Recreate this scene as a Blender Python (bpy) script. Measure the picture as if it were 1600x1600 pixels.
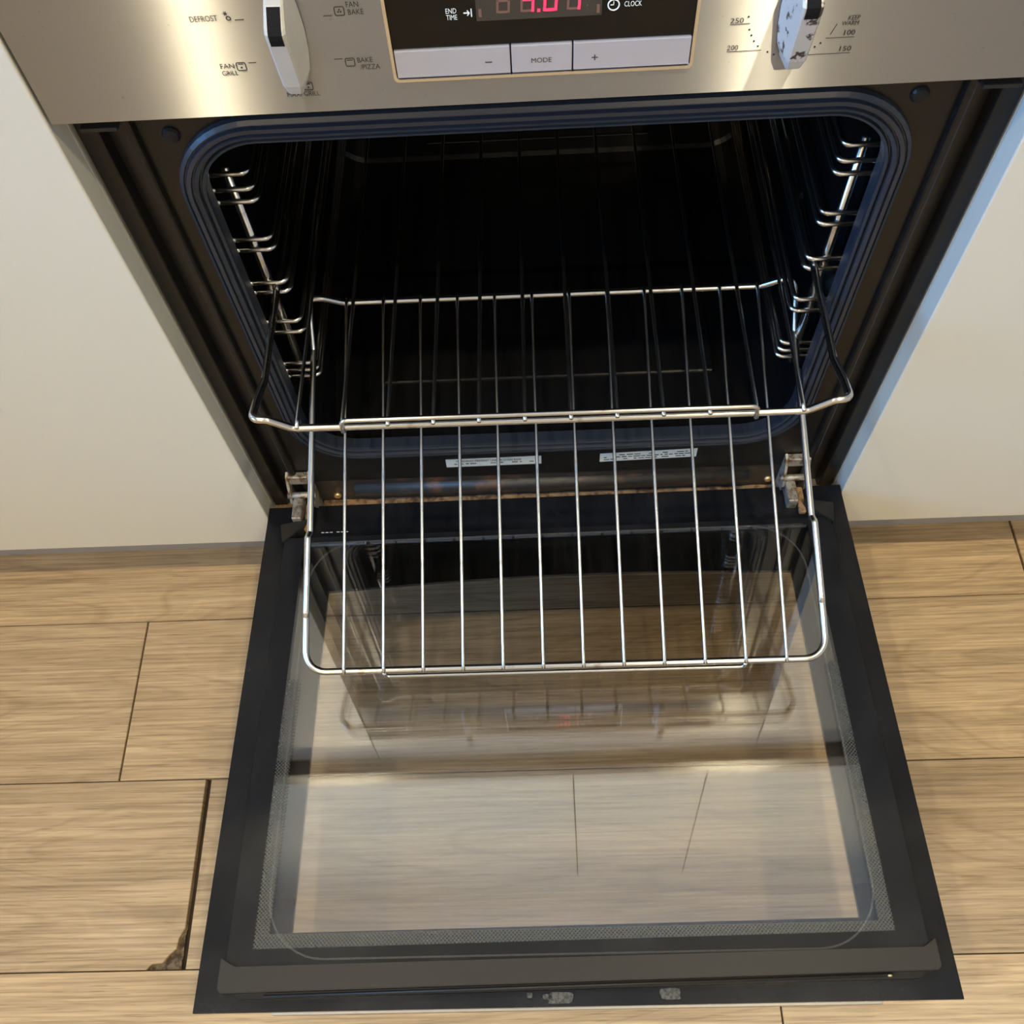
import bpy, bmesh, math, random
from mathutils import Vector, Matrix, Euler
random.seed(7)
for o in list(bpy.data.objects): bpy.data.objects.remove(o)
S = bpy.context.scene
C = S.collection

# ------------------------------------------------------------------ camera
cy, sy = math.cos(0.06509), math.sin(0.06509)
RZ = Matrix(((cy, -sy, 0), (sy, cy, 0), (0, 0, 1)))
RX = Matrix.Rotation(0.510378, 3, 'X')
RR = Matrix.Rotation(-0.092095, 3, 'Z')
cam_data = bpy.data.cameras.new('camera'); cam = bpy.data.objects.new('camera', cam_data); C.objects.link(cam)
cam_data.sensor_width = 36.0; cam_data.lens = 1481.113 * 36.0 / 1600.0; cam_data.clip_start = 0.02
cam.matrix_world = Matrix.Translation((-0.003012, -0.488062, 1.040310)) @ (RZ @ RX @ RR).to_4x4()
S.camera = cam

# ------------------------------------------------------------------ world, daylight, exposure
W = bpy.data.worlds.new('world'); S.world = W; W.use_nodes = True
bg = W.node_tree.nodes['Background']; bg.inputs['Color'].default_value = (0.45, 0.66, 1.0, 1); bg.inputs['Strength'].default_value = 0.6
def area(name, loc, rot, sx, syy, power, col, shape='RECTANGLE', spread=math.pi):
    d = bpy.data.lights.new(name, 'AREA'); d.shape = shape; d.size = sx
    if shape == 'RECTANGLE': d.size_y = syy
    d.energy = power; d.color = col; d.spread = spread
    o = bpy.data.objects.new(name, d); C.objects.link(o); o.location = loc; o.rotation_euler = rot
    return o
# daylight falling in through the window of the left wall
area('window_daylight', (-2.22, -1.05, 1.45), (0, math.radians(-90), 0), 1.25, 1.5, 150, (0.155, 0.47, 1.0))
S.view_settings.view_transform = 'Standard'; S.view_settings.look = 'None'
S.view_settings.gamma = 1.0; S.view_settings.use_curve_mapping = False
S.view_settings.exposure = 0.12
LAMP = (1.0, 0.84, 0.53)

# ------------------------------------------------------------------ materials
def mat(name, col=(0.5, 0.5, 0.5), rough=0.5, metal=0.0, spec=None, coat=0.0, emit=None, es=0.0):
    m = bpy.data.materials.new(name); m.use_nodes = True
    b = m.node_tree.nodes['Principled BSDF']
    b.inputs['Base Color'].default_value = (*col, 1); b.inputs['Roughness'].default_value = rough; b.inputs['Metallic'].default_value = metal
    if spec is not None: b.inputs['Specular IOR Level'].default_value = spec
    if coat: b.inputs['Coat Weight'].default_value = coat; b.inputs['Coat Roughness'].default_value = 0.08
    if emit: b.inputs['Emission Color'].default_value = (*emit, 1); b.inputs['Emission Strength'].default_value = es
    return m
def nd(m, t, **kw):
    n = m.node_tree.nodes.new(t)
    for k, v in kw.items(): setattr(n, k, v)
    return n
def lk(m, a, b): m.node_tree.links.new(a, b)
def bsdf(m): return m.node_tree.nodes['Principled BSDF']
def ramp(m, stops, interp='LINEAR'):
    r = nd(m, 'ShaderNodeValToRGB'); r.color_ramp.interpolation = interp
    e = r.color_ramp.elements
    e[0].position, e[0].color = stops[0][0], (*stops[0][1], 1); e[1].position, e[1].color = stops[1][0], (*stops[1][1], 1)
    for p, c in stops[2:]:
        q = e.new(p); q.color = (*c, 1)
    return r
def noise(m, vec, scale, detail=4, rough=0.5, dist=0.0):
    n = nd(m, 'ShaderNodeTexNoise'); n.inputs['Scale'].default_value = scale; n.inputs['Detail'].default_value = detail
    n.inputs['Roughness'].default_value = rough; n.inputs['Distortion'].default_value = dist
    if vec is not None: lk(m, vec, n.inputs['Vector'])
    return n
def mapping(m, vec, scale=(1, 1, 1), loc=(0, 0, 0)):
    n = nd(m, 'ShaderNodeMapping'); n.inputs['Scale'].default_value = scale; n.inputs['Location'].default_value = loc
    lk(m, vec, n.inputs['Vector']); return n
def mathn(m, op, a, b=None):
    n = nd(m, 'ShaderNodeMath', operation=op)
    for i, v in enumerate((a, b)):
        if v is None: continue
        if isinstance(v, (int, float)): n.inputs[i].default_value = v
        else: lk(m, v, n.inputs[i])
    return n.outputs[0]
def mixc(m, fac, a, b, mode='MIX'):
    n = nd(m, 'ShaderNodeMix', data_type='RGBA', blend_type=mode)
    if isinstance(fac, (int, float)): n.inputs[0].default_value = fac
    else: lk(m, fac, n.inputs[0])
    for i, v in ((6, a), (7, b)):
        if isinstance(v, tuple): n.inputs[i].default_value = (*v, 1)
        else: lk(m, v, n.inputs[i])
    return n.outputs[2]
def grime(m, base, dirt, scale=30, lo=0.5, hi=0.7, obj=True, rough=None):
    """blotchy soiling mixed into a plain material"""
    tc = nd(m, 'ShaderNodeTexCoord'); n = noise(m, tc.outputs['Object'], scale, 6, 0.6)
    r = ramp(m, [(lo, (0, 0, 0)), (hi, (1, 1, 1))]); lk(m, n.outputs['Fac'], r.inputs['Fac'])
    c = mixc(m, r.outputs['Color'], base, dirt); lk(m, c, bsdf(m).inputs['Base Color'])
    if rough:
        rr = nd(m, 'ShaderNodeMapRange'); lk(m, n.outputs['Fac'], rr.inputs[0]); rr.inputs[3].default_value, rr.inputs[4].default_value = rough
        lk(m, rr.outputs[0], bsdf(m).inputs['Roughness'])
    return m

def wood_material():
    m = mat('oak_laminate', rough=0.42, spec=0.25)
    tc = nd(m, 'ShaderNodeTexCoord'); info = nd(m, 'ShaderNodeObjectInfo')
    off = nd(m, 'ShaderNodeVectorMath', operation='MULTIPLY_ADD')
    comb = nd(m, 'ShaderNodeCombineXYZ')
    for i in range(3): lk(m, info.outputs['Random'], comb.inputs[i])
    lk(m, comb.outputs[0], off.inputs[0]); off.inputs[1].default_value = (37.0, 11.0, 23.0); lk(m, tc.outputs['Object'], off.inputs[2])
    v = off.outputs[0]
    # large cathedral figure: contour lines of a stretched noise field
    low = noise(m, mapping(m, v, (1.3, 9.0, 1)).outputs[0], 1.0, 1.5, 0.4, 0.15)
    vo = nd(m, 'ShaderNodeTexVoronoi'); lk(m, mapping(m, v, (1.9, 5.6, 1)).outputs[0], vo.inputs['Vector']); vo.inputs['Scale'].default_value = 1.0
    kn = nd(m, 'ShaderNodeMapRange', interpolation_type='SMOOTHSTEP'); lk(m, vo.outputs['Distance'], kn.inputs[0])
    kn.inputs[1].default_value = 0.0; kn.inputs[2].default_value = 0.42; kn.inputs[3].default_value = 0.42; kn.inputs[4].default_value = 0.0
    wob = noise(m, mapping(m, v, (14, 30, 1)).outputs[0], 1.0, 2, 0.5)
    fld = mathn(m, 'ADD', mathn(m, 'ADD', low.outputs['Fac'], kn.outputs[0]), mathn(m, 'MULTIPLY', wob.outputs['Fac'], 0.045))
    rings = mathn(m, 'FRACT', mathn(m, 'MULTIPLY', fld, 15.0))
    rings = mathn(m, 'ABSOLUTE', mathn(m, 'SUBTRACT', rings, 0.5))        # 0 .. 0.5
    fine = noise(m, mapping(m, v, (6, 380, 1)).outputs[0], 1.0, 5, 0.65)
    mid = noise(m, mapping(m, v, (3, 40, 1)).outputs[0], 1.0, 4, 0.55, 0.4)
    pores = noise(m, mapping(m, v, (20, 640, 1)).outputs[0], 1.0, 2, 0.5)
    base = ramp(m, [(0.30, (0.385, 0.285, 0.178)), (0.72, (0.575, 0.435, 0.280))])
    lk(m, mid.outputs['Fac'], base.inputs['Fac'])
    fr = ramp(m, [(0.34, (0.55, 0.53, 0.51)), (0.60, (1.10, 1.10, 1.10))]); lk(m, fine.outputs['Fac'], fr.inputs['Fac'])
    c = mixc(m, 0.75, base.outputs['Color'], fr.outputs['Color'], 'MULTIPLY')
    rr = ramp(m, [(0.0, (0.66, 0.62, 0.57)), (0.13, (1, 1, 1)), (0.40, (0.97, 0.96, 0.95)), (0.5, (1.12, 1.12, 1.10))]); lk(m, rings, rr.inputs['Fac'])
    c = mixc(m, 0.45, c, rr.outputs['Color'], 'MULTIPLY')
    pr = ramp(m, [(0.30, (0.45, 0.40, 0.36)), (0.40, (1, 1, 1))]); lk(m, pores.outputs['Fac'], pr.inputs['Fac'])
    c = mixc(m, 0.55, c, pr.outputs['Color'], 'MULTIPLY')
    tint = ramp(m, [(0.0, (0.86, 0.85, 0.84)), (1.0, (1.08, 1.05, 1.0))]); lk(m, info.outputs['Random'], tint.inputs['Fac'])
    c = mixc(m, 1.0, c, tint.outputs['Color'], 'MULTIPLY')
    lk(m, c, bsdf(m).inputs['Base Color'])
    bp = nd(m, 'ShaderNodeBump'); bp.inputs['Strength'].default_value = 0.25; bp.inputs['Distance'].default_value = 0.0006
    lk(m, fine.outputs['Fac'], bp.inputs['Height']); lk(m, bp.outputs[0], bsdf(m).inputs['Normal'])
    return m
def brushed_steel():
    m = bpy.data.materials.new('brushed_steel'); m.use_nodes = True
    nt = m.node_tree; nt.nodes.clear(); out = nt.nodes.new('ShaderNodeOutputMaterial')
    g = nt.nodes.new('ShaderNodeBsdfAnisotropic'); g.inputs['Anisotropy'].default_value = 0.83
    t = nd(m, 'ShaderNodeCombineXYZ'); t.inputs[0].default_value = 1.0; lk(m, t.outputs[0], g.inputs['Tangent'])
    tc = nd(m, 'ShaderNodeTexCoord')
    n = noise(m, mapping(m, tc.outputs['Object'], (14, 1, 2600)).outputs[0], 1.0, 3, 0.6)
    r = nd(m, 'ShaderNodeMapRange'); lk(m, n.outputs['Fac'], r.inputs[0]); r.inputs[3].default_value = 0.27; r.inputs[4].default_value = 0.34
    lk(m, r.outputs[0], g.inputs['Roughness'])
    sp = noise(m, tc.outputs['Object'], 260, 3, 0.6)
    sr = ramp(m, [(0.27, (0.33, 0.33, 0.32)), (0.33, (0.42, 0.432, 0.455))]); lk(m, sp.outputs['Fac'], sr.inputs['Fac'])
    lk(m, sr.outputs['Color'], g.inputs['Color']); lk(m, g.outputs[0], out.inputs['Surface'])
    return m
def thin_glass(name, tint=(0.985, 0.985, 0.98), ior=1.5, boost=1.0):
    m = bpy.data.materials.new(name); m.use_nodes = True
    nt = m.node_tree; nt.nodes.clear()
    out = nt.nodes.new('ShaderNodeOutputMaterial'); tr = nt.nodes.new('ShaderNodeBsdfTransparent'); gl = nt.nodes.new('ShaderNodeBsdfGlossy')
    tr.inputs['Color'].default_value = (*tint, 1); gl.inputs['Roughness'].default_value = 0.012
    fr = nt.nodes.new('ShaderNodeFresnel'); fr.inputs['IOR'].default_value = ior
    mx = nt.nodes.new('ShaderNodeMixShader')
    mul = nt.nodes.new('ShaderNodeMath'); mul.operation = 'MULTIPLY'; mul.inputs[1].default_value = boost; mul.use_clamp = True
    lk(m, fr.outputs[0], mul.inputs[0]); lk(m, mul.outputs[0], mx.inputs[0]); lk(m, tr.outputs[0], mx.inputs[1]); lk(m, gl.outputs[0], mx.inputs[2])
    lk(m, mx.outputs[0], out.inputs['Surface'])
    return m
def dotted_glass():
    """clear pane whose border carries a printed grey lattice of dots, plus a thin film of wiping streaks"""
    m = thin_glass('dotted_glass', boost=2.9)
    nt = m.node_tree; out = [n for n in nt.nodes if n.type == 'OUTPUT_MATERIAL'][0]; mx = out.inputs['Surface'].links[0].from_node
    tc = nd(m, 'ShaderNodeTexCoord'); sep = nd(m, 'ShaderNodeSeparateXYZ'); lk(m, tc.outputs['Object'], sep.inputs[0])
    X, Y = sep.outputs[0], sep.outputs[1]
    k = 2 * math.pi / 0.0031
    a = mathn(m, 'SINE', mathn(m, 'MULTIPLY', X, k)); b = mathn(m, 'SINE', mathn(m, 'MULTIPLY', Y, k))
    lat = mathn(m, 'ADD', mathn(m, 'MULTIPLY', a, b), 0.0)            # diamonds
    hole = mathn(m, 'GREATER_THAN', lat, 0.18)
    # border mask: outside the clear field (|x-.002|>.240, u>.417)
    ax = mathn(m, 'ABSOLUTE', mathn(m, 'SUBTRACT', X, 0.001))
    side = mathn(m, 'GREATER_THAN', ax, 0.2415)
    low = mathn(m, 'LESS_THAN', Y, -0.4195)
    upper = mathn(m, 'LESS_THAN', Y, -0.20)
    msk = mathn(m, 'MAXIMUM', mathn(m, 'MULTIPLY', side, upper), low)
    fac = mathn(m, 'MULTIPLY', msk, mathn(m, 'SUBTRACT', 1.0, hole))
    pr = nd(m, 'ShaderNodeBsdfPrincipled'); pr.inputs['Base Color'].default_value = (0.05, 0.053, 0.05, 1); pr.inputs['Roughness'].default_value = 0.35
    m2 = nd(m, 'ShaderNodeMixShader'); lk(m, mathn(m, 'MULTIPLY', fac, 0.8), m2.inputs[0]); lk(m, mx.outputs[0], m2.inputs[1]); lk(m, pr.outputs[0], m2.inputs[2])
    # film of wiping streaks
    st = noise(m, mapping(m, tc.outputs['Object'], (120, 7, 1)).outputs[0], 1.0, 5, 0.65, 0.3)
    cl = noise(m, tc.outputs['Object'], 7, 3, 0.5)
    sr = ramp(m, [(0.45, (0, 0, 0)), (0.85, (1, 1, 1))]); lk(m, st.outputs['Fac'], sr.inputs['Fac'])
    cr = ramp(m, [(0.40, (0, 0, 0)), (0.70, (1, 1, 1))]); lk(m, cl.outputs['Fac'], cr.inputs['Fac'])
    film = nd(m, 'ShaderNodeBsdfDiffuse'); film.inputs['Color'].default_value = (0.75, 0.74, 0.70, 1)
    f = mathn(m, 'ADD', mathn(m, 'MULTIPLY', mathn(m, 'MULTIPLY', sr.outputs['Color'], cr.outputs['Color']), 0.007), 0.0)
    m3 = nd(m, 'ShaderNodeMixShader'); lk(m, f, m3.inputs[0]); lk(m, m2.outputs[0], m3.inputs[1]); lk(m, film.outputs[0], m3.inputs[2])
    lk(m, m3.outputs[0], out.inputs['Surface'])
    return m

M = {}
M['wood'] = wood_material()
M['steel'] = brushed_steel()
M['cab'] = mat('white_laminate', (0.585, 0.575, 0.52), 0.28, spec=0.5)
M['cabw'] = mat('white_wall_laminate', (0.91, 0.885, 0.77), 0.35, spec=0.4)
M['plinth'] = mat('grey_plinth', (0.30, 0.30, 0.31), 0.45)
M['bench'] = grime(mat('stone_bench', (0.2, 0.17, 0.14), 0.35), (0.20, 0.17, 0.14), (0.28, 0.24, 0.2), 60)
M['wall'] = mat('wall_paint', (0.78, 0.75, 0.69), 0.8)
M['ceil'] = mat('ceiling_paint', (0.85, 0.84, 0.81), 0.85)
M['sub'] = mat('subfloor', (0.035, 0.022, 0.012), 0.9)
M['chip'] = grime(mat('damaged_core', rough=0.95), (0.15, 0.11, 0.065), (0.05, 0.033, 0.018), 160, 0.45, 0.6)
M['enamel'] = mat('black_enamel', (0.004, 0.0042, 0.005), 0.25, spec=0.3)
M['frame'] = grime(mat('frame_enamel', rough=0.3, spec=0.28), (0.008, 0.0075, 0.0075), (0.020, 0.016, 0.013), 45, 0.55, 0.85)
M['groove'] = mat('black_groove', (0.008, 0.008, 0.010), 0.4)
M['gasket'] = mat('gasket_rubber', (0.016, 0.021, 0.033), 0.34, spec=0.4)
M['chrome'] = mat('chrome_wire', (0.72, 0.71, 0.69), 0.16, 1.0)
M['rustchrome'] = grime(mat('stained_chrome', rough=0.2, metal=1.0), (0.60, 0.59, 0.57), (0.30, 0.20, 0.11), 55, 0.60, 0.74)
M['support'] = grime(mat('support_wire', rough=0.22, metal=1.0), (0.62, 0.60, 0.57), (0.25, 0.19, 0.13), 60, 0.55, 0.75)
M['knob'] = grime(mat('worn_silver_plastic', rough=0.3), (0.47, 0.46, 0.44), (0.09, 0.07, 0.055), 110, 0.64, 0.70)
M['knobw'] = grime(mat('peeling_silver_plastic', rough=0.3), (0.46, 0.45, 0.44), (0.05, 0.035, 0.03), 95, 0.55, 0.59)
M['black'] = mat('black_plastic', (0.010, 0.010, 0.011), 0.4, spec=0.2)
M['inlay'] = mat('matt_black_inlay', (0.010, 0.010, 0.011), 0.7, spec=0.08)
M['bezel'] = mat('bezel_metal', (0.72, 0.70, 0.66), 0.22, 1.0)
M['button'] = mat('silver_button', (0.42, 0.42, 0.48), 0.35, 0.3)
M['dispglass'] = mat('display_glass', (0.004, 0.004, 0.004), 0.08, spec=0.25)
M['lcd'] = mat('display_window', (0.035, 0.033, 0.030), 0.25)
M['ghost'] = mat('unlit_segment', (0.17, 0.085, 0.070), 0.5)
M['red'] = mat('lit_segment', (0.5, 0.01, 0.03), 0.5, emit=(1.0, 0.015, 0.06), es=3.2)
M['print'] = mat('grey_print', (0.06, 0.056, 0.052), 0.9, spec=0.1)
M['white'] = mat('white_print', (0.80, 0.86, 0.90), 0.5)
M['doorblack'] = grime(mat('black_door_glass', rough=0.2, spec=0.22), (0.006, 0.0066, 0.009), (0.012, 0.013, 0.016), 14, 0.45, 0.75, rough=(0.16, 0.34))
M['doorsatin'] = grime(mat('black_door_satin', rough=0.3, spec=0.16), (0.007, 0.0076, 0.010), (0.016, 0.0165, 0.019), 18, 0.45, 0.8, rough=(0.28, 0.45))
M['trim'] = mat('charcoal_trim', (0.020, 0.0185, 0.0175), 0.42, spec=0.25)
M['pane'] = thin_glass('clear_pane', boost=2.9)
M['dots'] = dotted_glass()
M['edge'] = mat('steel_edge', (0.30, 0.29, 0.28), 0.45, 1.0)
M['hinge'] = grime(mat('hinge_steel', rough=0.5, metal=0.6), (0.36, 0.34, 0.30), (0.15, 0.085, 0.04), 120, 0.48, 0.62)
M['rust'] = grime(mat('rusty_edge', rough=0.75), (0.33, 0.20, 0.10), (0.09, 0.045, 0.022), 130, 0.45, 0.62)
M['rustpatch'] = grime(mat('rust_stained_enamel', rough=0.45), (0.022, 0.020, 0.019), (0.13, 0.060, 0.030), 34, 0.55, 0.72)
M['brass'] = mat('brass_screw', (0.62, 0.44, 0.22), 0.35, 0.9)
M['sticker'] = mat('pale_sticker', (0.42, 0.47, 0.50), 0.5)
M['glue'] = grime(mat('dried_glue', rough=0.9), (0.10, 0.097, 0.085), (0.035, 0.034, 0.03), 420, 0.42, 0.6)
M['lampglow'] = mat('lamp_lens', (1, 1, 1), 0.5, emit=(1.0, 0.84, 0.55), es=40)
M['puckglow'] = mat('puck_lens', (1, 1, 1), 0.5, emit=(1.0, 0.84, 0.55), es=120)
M['lamprim'] = mat('lamp_rim', (0.8, 0.8, 0.78), 0.4)

# ------------------------------------------------------------------ mesh helpers
def mesh_obj(name, verts, faces, m, parent=None, smooth=False):
    me = bpy.data.meshes.new(name); me.from_pydata([tuple(v) for v in verts], [], faces); me.update()
    if smooth:
        for p in me.polygons: p.use_smooth = True
    if m: me.materials.append(m)
    o = bpy.data.objects.new(name, me); C.objects.link(o)
    if parent: o.parent = parent
    return o
def bm_obj(name, bm, m, parent=None, smooth=False):
    bmesh.ops.recalc_face_normals(bm, faces=bm.faces)
    me = bpy.data.meshes.new(name); bm.to_mesh(me); bm.free()
    if smooth:
        for p in me.polygons: p.use_smooth = True
    if m: me.materials.append(m)
    o = bpy.data.objects.new(name, me); C.objects.link(o)
    if parent: o.parent = parent
    return o
def add_box(bm, x0, x1, y0, y1, z0, z1, bev=0.0, seg=2):
    r = bmesh.ops.create_cube(bm, size=1.0); vs = r['verts']
    bmesh.ops.scale(bm, vec=(x1 - x0, y1 - y0, z1 - z0), verts=vs)
    bmesh.ops.translate(bm, vec=((x0 + x1) / 2, (y0 + y1) / 2, (z0 + z1) / 2), verts=vs)
    if bev:
        es = list({e for v in vs for e in v.link_edges})
        bmesh.ops.bevel(bm, geom=es, offset=bev, segments=seg, affect='EDGES', profile=0.5)
def box(name, x0, x1, y0, y1, z0, z1, m, parent=None, bev=0.0, seg=2):
    bm = bmesh.new(); add_box(bm, x0, x1, y0, y1, z0, z1, bev, seg); return bm_obj(name, bm, m, parent)
def fillet(pts, r, n=5):
    """polyline with rounded corners; r is one radius or one per point"""
    P = [Vector(p) for p in pts]; out = [P[0]]
    for i in range(1, len(P) - 1):
        ri = r[i] if isinstance(r, (list, tuple)) else r
        a = (P[i - 1] - P[i]); b = (P[i + 1] - P[i]); la, lb = a.length, b.length
        a.normalize(); b.normalize(); ang = a.angle(b)
        if ri <= 0 or ang > math.pi - 0.02: out.append(P[i]); continue
        d = min(ri / math.tan(ang / 2), la * 0.49, lb * 0.49); rad = d * math.tan(ang / 2)
        s, e = P[i] + a * d, P[i] + b * d
        cen = P[i] + (a + b).normalized() * (rad / math.sin(ang / 2)); u = s - cen; w = e - cen
        tot = u.angle(w)
        for k in range(n + 1):
            t = k / n
            out.append(cen + (u * math.sin((1 - t) * tot) + w * math.sin(t * tot)) / math.sin(tot))
    out.append(P[-1]); return out
def add_tube(bm, pts, r, seg=10, closed=False):
    P = [Vector(p) for p in pts]; n = len(P); rings = []
    up = None
    for i in range(n):
        if closed: t = (P[(i + 1) % n] - P[i - 1]).normalized()
        elif i == 0: t = (P[1] - P[0]).normalized()
        elif i == n - 1: t = (P[-1] - P[-2]).normalized()
        else: t = ((P[i + 1] - P[i]).normalized() + (P[i] - P[i - 1]).normalized()).normalized()
        if up is None:
            up = Vector((0, 0, 1)) if abs(t.z) < 0.9 else Vector((1, 0, 0))
        up = (up - t * up.dot(t)).normalized(); sd = t.cross(up)
        rings.append([bm.verts.new(P[i] + (up * math.cos(2 * math.pi * k / seg) + sd * math.sin(2 * math.pi * k / seg)) * r) for k in range(seg)])
    for i in range(n if closed else n - 1):
        a, b = rings[i], rings[(i + 1) % n]
        for k in range(seg): bm.faces.new((a[k], a[(k + 1) % seg], b[(k + 1) % seg], b[k]))
    if not closed:
        bm.faces.new(rings[0][::-1]); bm.faces.new(rings[-1])
def tube(name, pts, r, m, parent=None, seg=10, closed=False):
    bm = bmesh.new(); add_tube(bm, pts, r, seg, closed); return bm_obj(name, bm, m, parent, True)
def rrect(cx, cz, hw, hh, r, n=10):
    """rounded rectangle outline, counter-clockwise"""
    out = []
    for sx, sz, a0 in ((1, -1, -90), (1, 1, 0), (-1, 1, 90), (-1, -1, 180)):
        for k in range(n + 1):
            a = math.radians(a0 + 90 * k / n)
            out.append((cx + sx * (hw - r) + r * math.cos(a), cz + sz * (hh - r) + r * math.sin(a)))
    return out
def plate_with_hole(name, outer, inner, d0, d1, to3, m, parent=None):
    """flat plate between depths d0 and d1 with a hole; to3(a, b, d) gives the point"""
    bm = bmesh.new(); loops = []
    for d in (d0, d1):
        es = []; lv = []
        for loop in (outer, inner):
            vs = [bm.verts.new(to3(a, b, d)) for a, b in loop]; lv.append(vs)
            es += [bm.edges.new((vs[i], vs[(i + 1) % len(vs)])) for i in range(len(vs))]
        bmesh.ops.triangle_fill(bm, use_beauty=True, edges=es); loops.append(lv)
    for j in range(2):
        a, b = loops[0][j], loops[1][j]
        for i in range(len(a)):
            k = (i + 1) % len(a); bm.faces.new((a[i], a[k], b[k], b[i]))
    return bm_obj(name, bm, m, parent)
def prism(name, outline, d0, d1, to3, m, parent=None, bev=0.0):
    bm = bmesh.new()
    a = [bm.verts.new(to3(p[0], p[1], d0)) for p in outline]; b = [bm.verts.new(to3(p[0], p[1], d1)) for p in outline]
    bm.faces.new(a); bm.faces.new(b[::-1])
    for i in range(len(a)):
        k = (i + 1) % len(a); bm.faces.new((a[i], b[i], b[k], a[k]))
    if bev: bmesh.ops.bevel(bm, geom=list(bm.edges), offset=bev, segments=2, affect='EDGES')
    return bm_obj(name, bm, m, parent)
def lathe(name, prof, m, parent=None, seg=28, smooth=True):
    """prof: (radius, height) pairs about local Z"""
    bm = bmesh.new(); rings = []
    for r, z in prof:
        rings.append([bm.verts.new((r * math.cos(2 * math.pi * k / seg), r * math.sin(2 * math.pi * k / seg), z)) for k in range(seg)])
    for a, b in zip(rings, rings[1:]):
        for k in range(seg): bm.faces.new((a[k], a[(k + 1) % seg], b[(k + 1) % seg], b[k]))
    bm.faces.new(rings[0][::-1]); bm.faces.new(rings[-1])
    return bm_obj(name, bm, m, parent, False)
def empty(name, loc=(0, 0, 0), rot=(0, 0, 0)):
    o = bpy.data.objects.new(name, None); C.objects.link(o); o.location = loc; o.rotation_euler = rot; o.empty_display_size = 0.05
    return o
def tag(o, label=None, cat=None, group=None, kind=None):
    if label: o['label'] = label
    if cat: o['category'] = cat
    if group: o['group'] = group
    if kind: o['kind'] = kind
    return o
XZ = lambda a, b, d: (a, d, b)       # outline in the wall plane, depth along y
XY = lambda a, b, d: (a, b, d)       # outline lying flat, depth along z
def lettering(name, text, x0, x1, zc, h, m, parent, y=-0.0004, depth=0.0003):
    """lettering as thin relief on the panel plane, fitted between x0 and x1"""
    cu = bpy.data.curves.new('t', 'FONT'); cu.body = text; cu.resolution_u = 3; cu.extrude = 0.0
    ob = bpy.data.objects.new('t', cu); C.objects.link(ob)
    bpy.context.view_layer.update()
    me = bpy.data.meshes.new_from_object(ob.evaluated_get(bpy.context.evaluated_depsgraph_get()))
    bpy.data.objects.remove(ob)
    xs = [v.co.x for v in me.vertices]; ys = [v.co.y for v in me.vertices]
    ax, bx, ay, by = min(xs), max(xs), min(ys), max(ys)
    for v in me.vertices:
        v.co = Vector((x0 + (v.co.x - ax) / (bx - ax) * (x1 - x0), y, zc + ((v.co.y - ay) / (by - ay) - 0.5) * h))
    me.materials.clear(); me.materials.append(m); me.name = name
    o = bpy.data.objects.new(name, me); C.objects.link(o); o.parent = parent
    return o

# ================================================================== SETTING
RX0, RX1, RY0, RY1, H = -2.1, 2.4, -3.2, 0.62, 2.42
floor = box('floor', RX0, RX1, RY0, RY1, -0.06, -0.0085, M['sub']); tag(floor, 'grey-brown oak laminate plank floor', 'floor', kind='structure')
PW, P0, PL = 0.19, -0.0402, 1.285
joints = {-1: 0.5657, 0: -0.4812, 1: -0.3805, 2: 0.2100}
gaps = {-1: 0.0028, 0: 0.0020, 1: 0.0062, 2: 0.0016}
pm = {}
def plank_mesh(x0, x1, ya, yb, notch=False):
    c = 0.0007
    if notch: out = [(x0, ya), (x1 - 0.034, ya), (x1 - 0.029, ya + 0.005), (x1 - 0.018, ya + 0.006), (x1 - 0.013, ya + 0.013), (x1 - 0.006, ya + 0.019), (x1 - 0.005, ya + 0.029), (x1, ya + 0.038), (x1, yb), (x0, yb)]
    else: out = [(x0, ya), (x1, ya), (x1, yb), (x0, yb)]
    cx = sum(p[0] for p in out) / len(out); cyy = sum(p[1] for p in out) / len(out); n = len(out)
    def ins(i):
        p = Vector(out[i]); a = (Vector(out[i - 1]) - p).normalized(); b = (Vector(out[(i + 1) % n]) - p).normalized()
        d = a + b
        if d.length < 1e-4: d = Vector((-a.y, a.x)) * -1
        d.normalize()
        if a.x * b.y - a.y * b.x > 0: d = -d
        return p + d * c
    v = [(p[0], p[1], -0.0085) for p in out] + [(p[0], p[1], -c) for p in out] + [(*ins(i), 0.0) for i in range(n)]
    f = [tuple(range(n))[::-1], tuple(range(2 * n, 3 * n))]
    for L in (0, n):
        for i in range(n):
            k = (i + 1) % n; f.append((L + i, L + k, L + n + k, L + n + i))
    return v, f
for r in range(-1, 17):
    yb = P0 - PW * r; ya = yb - PW
    if ya < RY0: ya = RY0
    j = joints.get(r, random.uniform(-0.6, 0.6)); g = gaps.get(r, 0.0015)
    xs = [j + PL * k for k in range(-4, 5)]
    for a, b in zip(xs, xs[1:]):
        a2, b2 = max(a + g / 2, RX0), min(b - g / 2, RX1)
        if b2 - a2 < 0.03: continue
        notch = (r == 1 and abs(b - j) < 1e-6)
        key = (round(b2 - a2, 4), round(yb - ya, 4), notch)
        cx = (a2 + b2) / 2; cyy = (ya + yb) / 2
        if key not in pm:
            v, f = plank_mesh(-(b2 - a2) / 2, (b2 - a2) / 2, -(yb - ya) / 2 + 0.0005, (yb - ya) / 2 - 0.0005, notch)
            o = mesh_obj('plank', v, f, M['wood'], floor); pm[key] = o.data
        else:
            o = bpy.data.objects.new('plank', pm[key]); C.objects.link(o); o.parent = floor
        o.location = (cx, cyy, 0)
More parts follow.
